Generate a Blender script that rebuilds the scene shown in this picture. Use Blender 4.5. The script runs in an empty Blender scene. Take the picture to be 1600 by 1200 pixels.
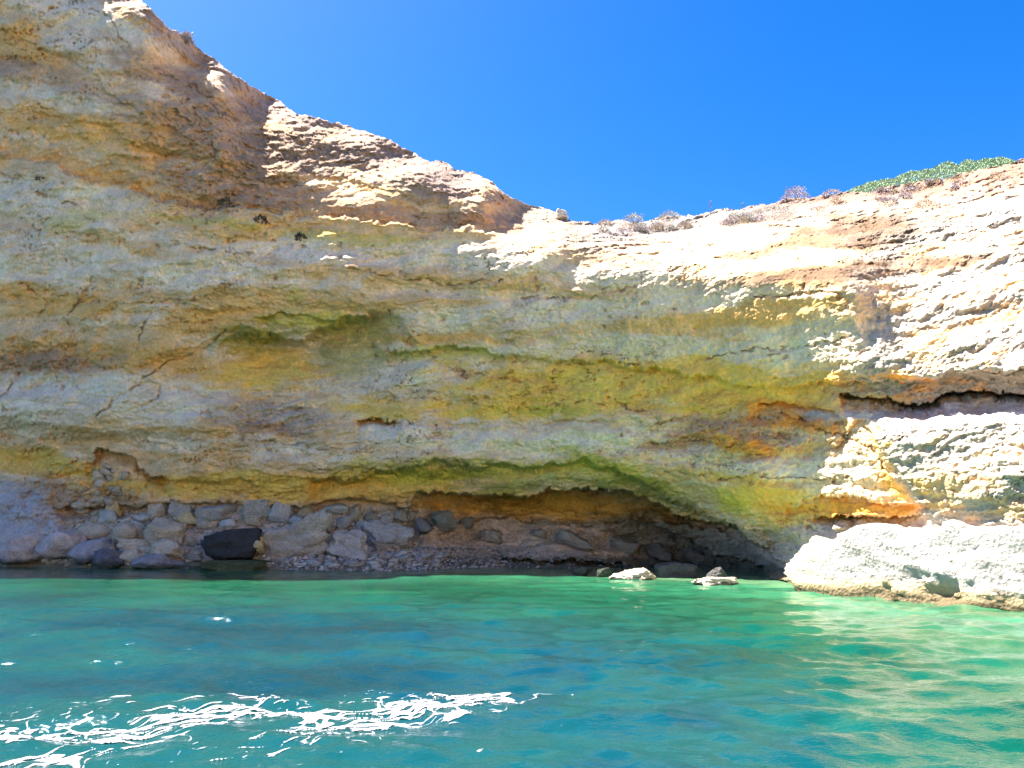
import bpy, bmesh, math, random
import numpy as np

# ------------------------------------------------------------------ camera, sky, sun, exposure
scene = bpy.context.scene
COL = scene.collection
CAM_H = 2.0            # eye height of somebody standing in a small boat
FOC = 1200.0           # focal length in photo pixels (1600 px wide)
PITCH = math.radians(10.85)
cam_d = bpy.data.cameras.new('camera')
cam_d.sensor_width = 36.0
cam_d.angle = 2 * math.atan(800.0 / FOC)
cam_d.clip_start = 0.1
cam_d.clip_end = 20000
cam = bpy.data.objects.new('camera', cam_d)
cam.location = (0, 0, CAM_H)
cam.rotation_euler = (math.pi / 2 + PITCH, 0, 0)
COL.objects.link(cam)
scene.camera = cam

SUN_DIR = np.array([-0.43, 0.21, 0.88]); SUN_DIR = SUN_DIR / np.linalg.norm(SUN_DIR)   # towards the sun
sun_el = math.asin(SUN_DIR[2])
sun_az = math.atan2(SUN_DIR[0], SUN_DIR[1])          # clockwise from +Y
world = bpy.data.worlds.new('World')
scene.world = world
world.use_nodes = True
wn = world.node_tree.nodes; wl = world.node_tree.links
bg = wn['Background']
sky = wn.new('ShaderNodeTexSky')
sky.sky_type = 'NISHITA'
sky.sun_disc = False
sky.sun_elevation = sun_el
sky.sun_rotation = sun_az
sky.altitude = 0
sky.air_density = 0.85
sky.dust_density = 0.55
sky.ozone_density = 2.0
hs = wn.new('ShaderNodeHueSaturation')
hs.inputs['Saturation'].default_value = 1.46
hs.inputs['Hue'].default_value = 0.51
wl.new(sky.outputs[0], hs.inputs['Color'])
wl.new(hs.outputs[0], bg.inputs['Color'])
bg.inputs['Strength'].default_value = 0.0565

sun_d = bpy.data.lights.new('sun', 'SUN')
sun_d.energy = 5.0
sun_d.angle = math.radians(0.53)
sun_d.color = (1.0, 0.95, 0.87)
sun = bpy.data.objects.new('sun', sun_d)
sun.rotation_euler = (math.pi / 2 - sun_el, 0, -sun_az + math.pi)
COL.objects.link(sun)
sun.location = (-30, 20, 80)

vs = scene.view_settings
vs.view_transform = 'Standard'
try: vs.look = 'None'
except Exception: pass
vs.gamma = 1.0
vs.use_curve_mapping = False
vs.exposure = 2.4
scene.cycles.max_bounces = 6
scene.cycles.diffuse_bounces = 4

# ------------------------------------------------------------------ helpers
rng = np.random.default_rng(7)
random.seed(7)
_perm = np.random.default_rng(3).permutation(256).astype(np.int32)
_perm = np.concatenate([_perm, _perm, _perm])
_g = np.random.default_rng(5).normal(size=(256, 3)); _g /= np.linalg.norm(_g, axis=1)[:, None]
_g = _g.astype(np.float32)

def perlin(x, y, z, seed=0):
    x = np.asarray(x, np.float32) + seed * 17.31; y = np.asarray(y, np.float32) + seed * 5.77; z = np.asarray(z, np.float32) - seed * 9.13
    x, y, z = np.broadcast_arrays(x, y, z)
    xi = np.floor(x); yi = np.floor(y); zi = np.floor(z)
    fx = x - xi; fy = y - yi; fz = z - zi
    xi = xi.astype(np.int32) & 255; yi = yi.astype(np.int32) & 255; zi = zi.astype(np.int32) & 255
    u = fx * fx * fx * (fx * (fx * 6 - 15) + 10)
    v = fy * fy * fy * (fy * (fy * 6 - 15) + 10)
    w = fz * fz * fz * (fz * (fz * 6 - 15) + 10)
    out = 0
    for dx in (0, 1):
        wx = u if dx else 1 - u
        px = _perm[xi + dx]
        for dy in (0, 1):
            wy = v if dy else 1 - v
            pxy = _perm[px + yi + dy]
            for dz in (0, 1):
                wz = w if dz else 1 - w
                g = _g[_perm[pxy + zi + dz] & 255]
                out = out + wx * wy * wz * (g[..., 0] * (fx - dx) + g[..., 1] * (fy - dy) + g[..., 2] * (fz - dz))
    return out * 1.6

def fbm(x, y, z, octv=4, seed=0, gain=0.5):
    s = 0; a = 1.0; f = 1.0
    for i in range(octv):
        s = s + a * perlin(x * f, y * f, z * f, seed + i * 3)
        a *= gain; f *= 2.03
    return s

def sstep(a, b, x):
    t = np.clip((x - a) / (b - a), 0, 1)
    return t * t * (3 - 2 * t)

CP, SP = math.cos(PITCH), math.sin(PITCH)
def bearing(px, row):
    """photo position -> horizontal bearing (x/y) and slope (z/y) seen from the boat"""
    u = (np.asarray(px, float) - 800) / FOC; v = (600 - np.asarray(row, float)) / FOC
    d = CP - v * SP
    return u / d, (SP + v * CP) / d

def at(px, row, Y):
    a, e = bearing(px, row)
    return np.stack(np.broadcast_arrays(a * Y, Y + 0 * a, CAM_H + e * Y), -1)

def mesh_grid(name, P, mat, attrs=None, smooth=True, keep=None):
    """one mesh from an array of points (rows, cols, 3); attrs: name -> (rows, cols, 3) colours"""
    R, C = P.shape[:2]
    idx = np.arange(R * C).reshape(R, C)
    q = np.stack([idx[:-1, :-1], idx[:-1, 1:], idx[1:, 1:], idx[1:, :-1]], -1).reshape(-1, 4)
    if keep is not None: q = q[keep.reshape(-1)]
    V = P.reshape(-1, 3)
    if keep is not None:
        used = np.unique(q); remap = np.full(len(V), -1); remap[used] = np.arange(len(used))
        V = V[used]; q = remap[q]
    me = bpy.data.meshes.new(name)
    me.vertices.add(len(V)); me.vertices.foreach_set('co', V.astype(np.float32).ravel())
    me.loops.add(q.size); me.loops.foreach_set('vertex_index', q.astype(np.int32).ravel())
    me.polygons.add(len(q))
    me.polygons.foreach_set('loop_start', np.arange(0, q.size, 4, dtype=np.int32))
    me.polygons.foreach_set('loop_total', np.full(len(q), 4, np.int32))
    me.update(calc_edges=True)
    if smooth: me.polygons.foreach_set('use_smooth', np.ones(len(q), bool))
    for k, A in (attrs or {}).items():
        A = A.reshape(-1, A.shape[-1])
        if keep is not None: A = A[used]
        at_ = me.attributes.new(k, 'FLOAT_COLOR', 'POINT')
        at_.data.foreach_set('color', np.concatenate([A, np.ones((len(A), 1))], 1).astype(np.float32).ravel())
    me.materials.append(mat)
    o = bpy.data.objects.new(name, me)
    COL.objects.link(o)
    return o

def mesh_tris(name, V, F, mat, smooth=False, parent=None, col=None):
    me = bpy.data.meshes.new(name)
    V = np.asarray(V, np.float32); F = np.asarray(F, np.int32); n = F.shape[1]
    me.vertices.add(len(V)); me.vertices.foreach_set('co', V.ravel())
    me.loops.add(F.size); me.loops.foreach_set('vertex_index', F.ravel())
    me.polygons.add(len(F))
    me.polygons.foreach_set('loop_start', np.arange(0, F.size, n, dtype=np.int32))
    me.polygons.foreach_set('loop_total', np.full(len(F), n, np.int32))
    me.update(calc_edges=True)
    if smooth: me.polygons.foreach_set('use_smooth', np.ones(len(F), bool))
    if col is not None:
        a = me.attributes.new('rock_colour', 'FLOAT_COLOR', 'POINT')
        a.data.foreach_set('color', np.concatenate([col, np.ones((len(col), 1))], 1).astype(np.float32).ravel())
    me.materials.append(mat)
    o = bpy.data.objects.new(name, me)
    COL.objects.link(o)
    if parent: o.parent = parent
    return o

def tag(o, label=None, cat=None, group=None, kind=None):
    if label: o['label'] = label
    if cat: o['category'] = cat
    if group: o['group'] = group
    if kind: o['kind'] = kind
    return o

# ------------------------------------------------------------------ materials
def new_mat(name):
    m = bpy.data.materials.new(name); m.use_nodes = True
    nt = m.node_tree
    return m, nt, nt.nodes['Principled BSDF']

def rock_material(name, attr=None, base=(0.4, 0.36, 0.3), bump=0.6, fine=9.0, dist=0.06):
    m, nt, b = new_mat(name)
    n, l = nt.nodes, nt.links
    tc = n.new('ShaderNodeTexCoord')
    b.inputs['Roughness'].default_value = 0.92
    b.inputs['Specular IOR Level'].default_value = 0.15
    if attr:
        src = n.new('ShaderNodeAttribute'); src.attribute_name = attr; csock = src.outputs['Color']
    else:
        src = n.new('ShaderNodeRGB'); src.outputs[0].default_value = (*base, 1); csock = src.outputs[0]
    n1 = n.new('ShaderNodeTexNoise'); n1.inputs['Scale'].default_value = fine; n1.inputs['Detail'].default_value = 6; n1.inputs['Roughness'].default_value = 0.65
    n2 = n.new('ShaderNodeTexVoronoi'); n2.inputs['Scale'].default_value = fine * 1.3
    n3 = n.new('ShaderNodeTexNoise'); n3.inputs['Scale'].default_value = fine * 0.18; n3.inputs['Detail'].default_value = 5
    for q in (n1, n2, n3): l.new(tc.outputs['Object'], q.inputs['Vector'])
    r1 = n.new('ShaderNodeMapRange'); r1.inputs['From Min'].default_value = 0.3; r1.inputs['From Max'].default_value = 0.7
    r1.inputs['To Min'].default_value = 0.80; r1.inputs['To Max'].default_value = 1.16
    l.new(n1.outputs['Fac'], r1.inputs['Value'])
    r3 = n.new('ShaderNodeMapRange'); r3.inputs['From Min'].default_value = 0.3; r3.inputs['From Max'].default_value = 0.7
    r3.inputs['To Min'].default_value = 0.86; r3.inputs['To Max'].default_value = 1.14
    l.new(n3.outputs['Fac'], r3.inputs['Value'])
    mu = n.new('ShaderNodeMath'); mu.operation = 'MULTIPLY'
    l.new(r1.outputs[0], mu.inputs[0]); l.new(r3.outputs[0], mu.inputs[1])
    mx = n.new('ShaderNodeVectorMath'); mx.operation = 'SCALE'
    l.new(csock, mx.inputs[0]); l.new(mu.outputs[0], mx.inputs['Scale'])
    l.new(mx.outputs[0], b.inputs['Base Color'])
    ad = n.new('ShaderNodeMath'); ad.operation = 'MULTIPLY_ADD'; ad.inputs[1].default_value = 0.5
    l.new(n2.outputs['Distance'], ad.inputs[0]); l.new(n1.outputs['Fac'], ad.inputs[2])
    bp = n.new('ShaderNodeBump'); bp.inputs['Strength'].default_value = bump; bp.inputs['Distance'].default_value = dist
    l.new(ad.outputs[0], bp.inputs['Height'])
    l.new(bp.outputs[0], b.inputs['Normal'])
    return m

M_CLIFF = rock_material('cliff_limestone', 'rock_colour', fine=6.0, bump=0.6, dist=0.09)
M_ROCK = rock_material('boulder_limestone', 'rock_colour', fine=7.0, bump=0.9, dist=0.12)

# ------------------------------------------------------------------ the cliff
def curve(pts, px):
    p = np.array(pts, float)
    return np.interp(px, p[:, 0], p[:, 1])

SKYLINE = [(-500, -420), (-300, -330), (0, -165), (220, -2), (262, 40), (310, 72), (352, 108), (400, 137), (440, 160), (470, 178), (500, 186), (530, 194),
           (575, 206), (600, 214), (628, 232), (660, 247), (700, 257), (735, 270), (770, 286), (800, 308), (820, 318), (850, 326), (885, 342), (925, 350),
           (960, 348), (1030, 343), (1110, 331), (1160, 325), (1225, 312), (1300, 304), (1400, 292), (1500, 272), (1560, 258), (1600, 249), (1750, 214), (2100, 150)]
SHORE_Y = [(-500, 47), (-300, 46), (0, 45), (200, 43), (450, 41.5), (700, 40), (900, 37), (1100, 33), (1240, 29.3), (1300, 27.2), (1380, 25.4), (1480, 23.4), (1600, 21.3), (1750, 18.6), (2100, 13)]

STEP = 1.6             # photo pixels between neighbouring vertices of the cliff
cols = np.concatenate([np.linspace(-480, 0, 90, endpoint=False), np.arange(0, 1600, STEP), np.linspace(1600, 2080, 90)]).astype(np.float32)
NR = int(960 / STEP)
tt = np.linspace(0, 1, NR)
sk = curve(SKYLINE, cols)
PX = np.repeat(cols[None, :], NR, 0).astype(np.float32)
# the skyline itself is crumbly
skn = 4.5 * fbm(cols * 0.03, 0 * cols, 0 * cols + 2.2, 5, 11, 0.6)
skr = sk + skn
ROW = (1015 + (skr[None, :] - 1015) * tt[:, None]).astype(np.float32)

def terrace0(v, n):
    t = v * n; f = np.floor(t)
    return (f + sstep(0.4, 0.6, t - f)) / n
wob = lambda f, s: fbm(PX * f, ROW * f * 1.6, 0 * PX + s, 3, int(s * 7) % 31)
W1 = wob(0.012, 1.0); W2 = wob(0.05, 2.0)
WX = PX + 10 * W1 + 4 * W2
WY = ROW + 9 * wob(0.012, 3.0) + 4 * wob(0.05, 4.0)

RAG = 5 * terrace0(fbm(PX * .035, ROW * .02, 0 * PX + 9.0, 4, 15), 2.5) + 2 * fbm(PX * .15, ROW * .1, 0 * PX, 2, 16)
BASE = curve(SHORE_Y, PX)
O = np.zeros_like(PX)

def prof(pts):
    """offset of the wall behind the shoreline, by height, at several stations along the wall (smooth)"""
    st = sorted(pts)
    xs = np.array([s for s in st], float)
    allr = np.stack([np.interp(ROW[:, 0] * 0 + np.linspace(1015, -430, 1500)[:, None][:, 0] if False else np.linspace(-430, 1015, 1500),
                     [r for r, o in sorted(pts[s])], [o for r, o in sorted(pts[s])]) for s in st])
    k = np.exp(-np.linspace(-2.5, 2.5, 41) ** 2); k /= k.sum()
    allr = np.stack([np.convolve(np.pad(a, 20, mode='edge'), k, 'valid') for a in allr])
    ci = np.clip(np.searchsorted(xs, PX) - 1, 0, len(xs) - 2)
    t = np.clip((PX - xs[ci]) / (xs[ci + 1] - xs[ci]), 0, 1); t = t * t * (3 - 2 * t)
    ri = np.clip((ROW + 430) / 1445 * 1499, 0, 1498.9); r0 = ri.astype(int); fr = ri - r0
    g = lambda c: allr[c, r0] * (1 - fr) + allr[c, r0 + 1] * fr
    return g(ci) * (1 - t) + g(ci + 1) * t

O += prof({
    -480: [(1015, 0), (890, 0), (800, 2), (600, 0), (300, -2), (0, -2.5), (-200, -1), (-300, 4), (-420, 10)],
    0:    [(1015, -1), (890, 0), (845, 1.2), (770, 2.2), (720, 2.4), (640, 0.6), (560, 0.8), (400, -0.8), (250, -1.7), (100, -2.4), (0, -2.9), (-100, -2.4), (-170, 3)],
    220:  [(1015, -1), (890, 0), (840, 1.6), (790, 2.8), (730, 2.4), (640, 0.9), (540, 0.6), (420, -0.5), (300, -0.9), (200, -1.1), (120, -1.7), (60, -2.2), (20, -2.2), (-5, -.8)],
    330:  [(1015, -1), (890, 0), (840, 1.8), (790, 3.0), (725, 2.0), (640, 1.3), (560, 1.2), (460, 0.2), (400, -.5), (330, -0.8), (250, -0.9), (180, -0.5), (130, .5), (100, 3)],
    430:  [(1015, -1), (890, 0), (840, 2.0), (790, 3.2), (720, 1.5), (640, 2.3), (570, 2.9), (510, 1.2), (430, -0.3), (330, -0.4), (290, 0.2), (220, 2.4), (185, 4.5), (160, 7)],
    550:  [(1015, -1), (890, 0), (845, 3.5), (790, 3.6), (720, 1.6), (640, 2.0), (570, 2.6), (510, 1.0), (430, -0.5), (340, -0.5), (305, 0.0), (285, 0.8), (230, 3.2), (200, 6)],
    650:  [(1015, -1), (893, 0), (850, 4.5), (790, 4.0), (720, 1.2), (640, 1.0), (570, 0.9), (500, 0.0), (430, -0.7), (350, -0.6), (310, -0.4), (275, 0.3), (245, 4)],
    740:  [(1015, -1), (895, 0), (860, 4.2), (790, 4.2), (730, 2.0), (645, 1.2), (575, 1.0), (500, 0.0), (430, -0.6), (365, -0.5), (320, -0.2), (295, 1.2), (272, 4)],
    850:  [(1015, -1), (897, 0), (880, 2.0), (850, 4.0), (790, 4.5), (740, 2.5), (650, 1.4), (580, 1.0), (500, -.2), (430, -0.9), (390, -0.7), (372, .4), (345, 4.0), (326, 7)],
    1050: [(1015, -1), (905, 0), (882, 6.5), (840, 7.0), (800, 5.4), (740, 2.4), (650, 1.2), (580, 0.8), (500, -0.6), (430, -1.2), (412, -0.9), (385, 1.6), (340, 8)],
    1180: [(1015, -1), (915, 0.0), (893, 5.0), (845, 5.0), (800, 2.6), (760, 1.6), (650, 1.0), (590, 0.6), (500, -0.7), (440, -1.3), (418, -1.0), (390, 1.2), (350, 4.5), (320, 8.5)],
    1300: [(1015, 2.4), (925, 2.6), (860, 2.8), (800, 2.6), (740, 2.1), (680, 1.6), (620, 0.9), (560, 0.3), (490, -0.45), (445, -0.8), (420, -0.2), (395, 1.6), (360, 4.4), (304, 8.5)],
    1420: [(1015, 2.6), (930, 2.6), (830, 1.6), (760, 0.8), (690, 0.6), (640, 0.9), (580, 0.3), (500, 1.2), (420, 2.5), (360, 4.4), (290, 9)],
    1600: [(1015, 2.0), (930, 1.6), (820, 0.2), (740, -0.1), (670, 0.0), (635, 0.6), (570, 0.2), (480, 1.2), (400, 2.5), (330, 5.0), (250, 9.5)],
    2080: [(1015, 2.4), (930, 2), (700, 1), (400, 3.5), (150, 10)],
})

def ledge(pts, amp, decay, up=False, edge=3.0, fade=25):
    """an overhanging lip: the rock below the line (or above it, up=True) is set back by amp metres"""
    global O
    x0, x1 = pts[0][0], pts[-1][0]
    d = (WY + RAG - curve(pts, WX)) * (-1 if up else 1)
    m = sstep(x0 - fade * 0.2, x0 + fade * 0.8, WX) * (1 - sstep(x1 - fade * 0.8, x1 + fade * 0.2, WX))
    O = O + amp * m * sstep(-edge * 0.3, edge, d) * np.exp(-np.maximum(d, 0) / decay)

ledge([(-480, 60), (0, 236), (90, 262), (170, 284), (250, 306), (330, 324), (480, 336), (620, 346), (760, 361), (840, 364)], 0.75, 34, up=True, edge=4)
ledge([(-300, 0), (0, 45), (120, 95), (230, 190), (300, 215)], 0.35, 30, edge=5)
ledge([(0, 150), (140, 190), (260, 240)], 0.3, 22, edge=5)
ledge([(340, 545), (360, 528), (420, 524), (475, 531), (540, 497), (590, 486), (625, 494), (650, 530)], 1.9, 80, edge=16, fade=90)
ledge([(395, 500), (440, 492), (520, 500), (600, 486)], 0.5, 30, edge=4)
ledge([(600, 540), (640, 548), (700, 541), (760, 546), (800, 560)], 0.7, 40, edge=3)
ledge([(790, 548), (860, 560), (1000, 570), (1060, 580), (1150, 600), (1250, 604), (1330, 600), (1450, 590), (1600, 573), (2080, 540)], 0.8, 60, edge=4)
ledge([(556, 655), (575, 650), (600, 652), (622, 660)], 1.3, 13, edge=2, fade=14)
ledge([(620, 660), (760, 657), (900, 655), (1010, 652), (1120, 668)], 0.25, 30, edge=3)
ledge([(1000, 690), (1040, 686), (1080, 680), (1130, 690)], 0.35, 12, edge=2)
ledge([(1170, 640), (1200, 630), (1240, 634), (1300, 640), (1325, 660)], 0.45, 22, edge=3)
ledge([(1100, 720), (1150, 712), (1240, 690), (1320, 690)], 0.25, 20, edge=3)
ledge([(480, 745), (560, 742), (700, 718), (800, 728), (900, 722), (960, 738), (1030, 765), (1100, 800), (1170, 830)], 1.3, 60, edge=8)
ledge([(90, 795), (200, 792), (300, 785), (380, 786), (470, 788), (560, 778), (630, 788), (660, 790)], 0.9, 60, edge=3)
ledge([(640, 790), (650, 770), (700, 769), (760, 771), (810, 775), (880, 770), (950, 764), (1000, 776), (1040, 792), (1090, 810), (1150, 824), (1210, 870)], 7.0, 200, edge=4, fade=170)
ledge([(640, 828), (760, 812), (900, 812), (1040, 812), (1150, 832)], -0.9, 40, edge=4)
ledge([(770, 862), (830, 872), (900, 876), (1010, 882), (1090, 884)], 1.8, 16, edge=2)
ledge([(900, 815), (1000, 838), (1080, 866), (1120, 890)], 0.6, 16, edge=3)
ledge([(1000, 812), (1090, 850), (1170, 884), (1235, 908)], 1.6, 30, edge=3)
ledge([(130, 722), (155, 704), (205, 714), (240, 742), (275, 750)], 1.5, 26, edge=2, fade=18)
ledge([(230, 748), (300, 752), (420, 756)], 0.2, 15, edge=3)
ledge([(-300, 545), (0, 562), (60, 570), (140, 560), (240, 600), (340, 620)], 0.3, 16, edge=3)
ledge([(150, 480), (260, 470), (330, 482), (400, 480)], 0.3, 26, edge=4)
ledge([(180, 590), (260, 560), (330, 525), (380, 510)], 0.3, 20, edge=4)
ledge([(200, 690), (260, 690), (330, 700)], 0.25, 14, edge=3)
ledge([(1315, 618), (1400, 622), (1440, 634), (1490, 616), (1600, 612), (1800, 605), (2080, 590)], 1.5, 13, edge=2, fade=12)
ledge([(1225, 792), (1250, 780), (1300, 778), (1360, 780), (1430, 790), (1450, 800)], 0.55, 26, edge=2, fade=16)
ledge([(1262, 816), (1285, 806), (1360, 802), (1436, 806), (1448, 815)], 1.8, 40, edge=2, fade=50)
ledge([(1300, 690), (1345, 660), (1360, 690), (1400, 740)], 0.3, 30, edge=3)
# the buttress at the right stands proud of the wall along a slanting edge
edge_x = np.interp(WY, [560, 600, 650, 690, 720, 760, 800, 830], [1500, 1420, 1370, 1358, 1376, 1408, 1432, 1445])
O -= 1.7 * sstep(-4, 16, WX - edge_x) * sstep(640, 668, WY) * (1 - sstep(0, 330, WX - edge_x) * 0.5)
O -= 0.5 * sstep(0, 40, WX - 1300 - 12 * W2) * sstep(400, 470, WY) * (1 - sstep(585, 596, WY))

P0 = at(PX, ROW, BASE + O).astype(np.float32)
x, y, z = P0[..., 0], P0[..., 1], P0[..., 2]

CRACK = np.zeros_like(PX)
def crack(pts, wd=2.0):
    p = np.array(pts, float)
    x0, y0 = p.min(0) - 25; x1, y1 = p.max(0) + 25
    sel = (PX > x0) & (PX < x1) & (ROW > y0) & (ROW < y1)
    qx, qy = WX[sel] + RAG[sel], WY[sel] - RAG[sel]
    best = np.full(qx.shape, 1e9)
    for (ax, ay), (bx, by) in zip(p[:-1], p[1:]):
        L2 = (bx - ax) ** 2 + (by - ay) ** 2
        t = np.clip(((qx - ax) * (bx - ax) + (qy - ay) * (by - ay)) / L2, 0, 1)
        best = np.minimum(best, np.hypot(qx - ax - t * (bx - ax), qy - ay - t * (by - ay)))
    CRACK[sel] = np.maximum(CRACK[sel], 1 - sstep(wd * .3, wd * 1.6, best))
for cr in ([(120, 0), (150, 15), (172, 35), (182, 60), (200, 75)], [(150, 650), (200, 615), (250, 580), (300, 548), (350, 520)], [(215, 640), (245, 620), (252, 605)], [(0, 640), (20, 605), (28, 585)],
           [(110, 490), (130, 460), (140, 430)], [(210, 545), (225, 520), (230, 505)], [(1090, 565), (1150, 548), (1240, 540), (1320, 520)], [(1180, 470), (1250, 462), (1310, 458)], [(1195, 555), (1250, 538), (1330, 525)],
           [(640, 540), (620, 505), (608, 480)], [(1220, 650), (1270, 665), (1330, 690), (1390, 735)], [(900, 620), (980, 640), (1060, 660)], [(1050, 735), (1120, 748), (1200, 742), (1300, 745)], [(380, 690), (460, 694), (540, 700)],
           [(1010, 690), (1060, 684), (1110, 700), (1160, 690)], [(60, 300), (110, 318), (150, 350)], [(250, 110), (290, 140), (330, 150), (370, 190)], [(300, 170), (320, 210), (350, 260)], [(700, 570), (760, 585), (840, 600)], [(30, 450), (70, 470), (60, 500)],
           [(540, 420), (620, 428), (700, 440), (780, 436)], [(820, 470), (900, 468), (1000, 452)], [(260, 380), (330, 395), (400, 400)], [(480, 720), (540, 735), (620, 740)]):
    crack(cr, 1.7)
# bedding coordinate: counts beds between the traced bedding planes
C1 = [(-480, 60), (0, 236), (170, 284), (330, 324), (480, 336), (620, 346), (760, 361), (840, 366), (1000, 405), (1200, 420), (1400, 400), (1600, 350), (2080, 280)]
C2 = [(-480, 420), (0, 500), (200, 530), (350, 535), (600, 540), (780, 550), (1040, 572), (1170, 600), (1300, 602), (1600, 574), (2080, 540)]
C3 = [(-480, 700), (0, 740), (200, 790), (400, 785), (650, 770), (1000, 776), (1230, 790), (1600, 800), (2080, 810)]
c1, c2, c3 = curve(C1, PX), curve(C2, PX), curve(C3, PX)
skl = np.repeat(sk[None, :], NR, 0)
Q = np.where(WY > c3, (960 - WY) / (960 - c3),
    np.where(WY > c2, 1 + (c3 - WY) / (c3 - c2),
    np.where(WY > c1, 2 + (c2 - WY) / (c2 - c1), 3 + (c1 - WY) / np.maximum(c1 - skl, 20))))
sx = x * 0.06 + 0.03 * y
bed1 = perlin(sx, 0 * x, Q * 5.0 + 0.25 * fbm(x * .2, y * .2, z * .4, 2, 5), 21)
bed2 = perlin(sx * 2.5, 0 * x + 4, Q * 14.0 + 0.5 * fbm(x * .3, y * .3, z * .6, 2, 6), 22)
bed3 = perlin(sx * 7, 0 * x + 8, Q * 36.0 + 0.8 * fbm(x * .6, y * .6, z * .9, 2, 7), 23)
big = fbm(x * 0.16, y * 0.16, z * 0.28, 3, 31)
med = fbm(x * 0.9, y * 0.9, z * 1.4, 4, 41)
fin = fbm(x * 4.2, y * 4.2, z * 5.5, 3, 51, 0.6)
def terrace(v, n):
    t = v * n; f = np.floor(t)
    return (f + sstep(0.35, 0.65, t - f)) / n
ter = terrace(fbm(x * .22, y * .22, z * .75, 3, 63), 3.0)
ter2 = terrace(fbm(x * .7, y * .7, z * 2.2 + .3 * med, 3, 64), 3.5)
crk1 = 1 - np.abs(fbm(x * 0.28 + .25 * med, y * .28, z * 1.1 + .35 * med, 4, 61, .6)) / 0.035
crk2 = 1 - np.abs(fbm(x * 0.8 + .3 * fin, y * .8, z * 3.0 + .4 * fin, 3, 62, .6)) / 0.05
crk1 = np.clip(crk1, 0, 1); crk2 = np.clip(crk2, 0, 1)
where1 = sstep(0.0, 0.5, fbm(x * .12, y * .12, z * .3, 2, 71)); where2 = sstep(0.15, 0.6, fbm(x * .2, y * .2, z * .5, 2, 72))
bil = np.abs(perlin(x * 0.9, y * 0.9, z * 1.3, 81)) + 0.6 * np.abs(perlin(x * 1.9, y * 1.9, z * 2.5, 82)) + 0.35 * np.abs(perlin(x * 4, y * 4, z * 5, 83)) + 0.2 * np.abs(perlin(x * 8, y * 8, z * 10, 84))
bil2 = np.abs(perlin(x * 6, y * 6, z * 8, 85)) + .6 * np.abs(perlin(x * 12, y * 12, z * 15, 86))
pits = sstep(0.45, 0.62, perlin(x * 2.6, y * 2.6, z * 3.6, 91)) * sstep(0.0, 0.4, fbm(x * .25, y * .25, z * .6, 2, 92))

below = ROW - skl       # photo rows under the rim
crusty = np.clip(np.where(WY > 625, sstep(-8, 14, WX - edge_x), sstep(1270, 1380, PX + 40 * W1)) * sstep(20, 60, below) * (1 - sstep(830, 870, ROW)) + (1 - sstep(30, 75, below + 25 * W1)) * 0.8 + sstep(380, 430, PX) * (1 - sstep(600, 680, PX)) * (1 - sstep(270, 310, ROW)) * 0.9, 0, 1)
crumb = np.clip((1 - sstep(60, 190, np.hypot((PX - 360) * 0.9, (ROW - 240) * 1.3))) + (1 - sstep(30, 90, np.hypot((PX - 60) * 0.6, (ROW - 565) * 1.6))) + (1 - sstep(40, 90, np.hypot((PX - 430) * .8, (ROW - 655) * 1.5)))
        + (1 - sstep(40, 110, np.hypot((PX - 1180) * .6, (ROW - 680) * 1.8))) + (1 - sstep(60, 110, np.hypot((PX - 120) * .9, (ROW - 785) * 1.4))), 0, 1)
footz = sstep(792, 812, WY) * sstep(640, 700, PX) * (1 - sstep(1220, 1280, PX))
crumb = np.clip(crumb + .9 * footz, 0, 1)
dist_s = np.clip((BASE + O) / 40.0, 0.45, 1.2)
steep = sstep(60, 170, below) * (1 - .65 * sstep(1230, 1340, PX))
calm = 1 - .75 * sstep(930, 1000, PX) * (1 - sstep(1270, 1320, PX)) * sstep(405, 430, ROW) * (1 - sstep(560, 600, ROW))
D = 0.55 * calm * big + 0.36 * calm * bed1 * (.35 + .65 * steep) + calm * (0.15 * bed2 + 0.06 * bed3) + (.07 + .20 * crumb) * med + (.035 + .07 * crumb) * fin + steep * (0.32 * calm * ter + (.09 + .28 * crumb) * ter2) + 0.08 * ter2 * (1 - steep)
D = D + 0.25 * crk1 * where1 + 0.12 * crk2 * np.clip(where2 + crumb, 0, 1) + 0.16 * pits * (1 - crusty * .6)
D = D + 0.22 * CRACK * (.5 + .5 * sstep(-.3, .3, W2))
D = D - 0.40 * (bil - 0.45) * crusty * (1 - .5 * sstep(600, 650, ROW)) + 0.3 * crusty * sstep(600, 650, ROW) * ter - 0.08 * (bil2 - .3) * (.12 + .88 * crusty)
D *= sstep(0, 40, 1015 - ROW) * 0.7 + 0.3
YS = BASE + O + D * np.clip(dist_s, 0.6, 1)
P = at(PX, ROW, YS)
# small vertical jitter so the beds do not run like ruled lines
P[..., 2] += 0.05 * fin

# ---- colour of the rock
def c(*v): return np.array(v, float)
TAN, CHALK, OCHRE, YEL, ORANGE = c(.79, .50, .26), c(.85, .63, .42), c(.80, .43, .135), c(.93, .505, .105), c(.82, .34, .055)
LIME, OLIVE, BROWN, RUST, LAV, WHITE, DARKG, PINK = c(.60, .49, .06), c(.40, .32, .07), c(.42, .24, .14), c(.52, .28, .15), c(.60, .45, .36), c(.38, .33, .265), c(.16, .15, .115), c(.50, .395, .33)
SHADED_SOIL = c(.135, .078, .047)  # rusty soil, darkened so the shade of the hollows sits in the colour
colr = np.ones(PX.shape + (3,)) * TAN
nA = fbm(PX * .006, ROW * .03, 0 * PX + 3.7, 4, 101); nB = fbm(PX * .02, ROW * .07, 0 * PX + 5.1, 4, 102); nC = fbm(x * .5, y * .5, z * 1.2, 4, 103)
def mixc(m, col):
    global colr
    m = np.clip(m, 0, 1)[..., None]
    colr = colr * (1 - m) + col * m
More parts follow.
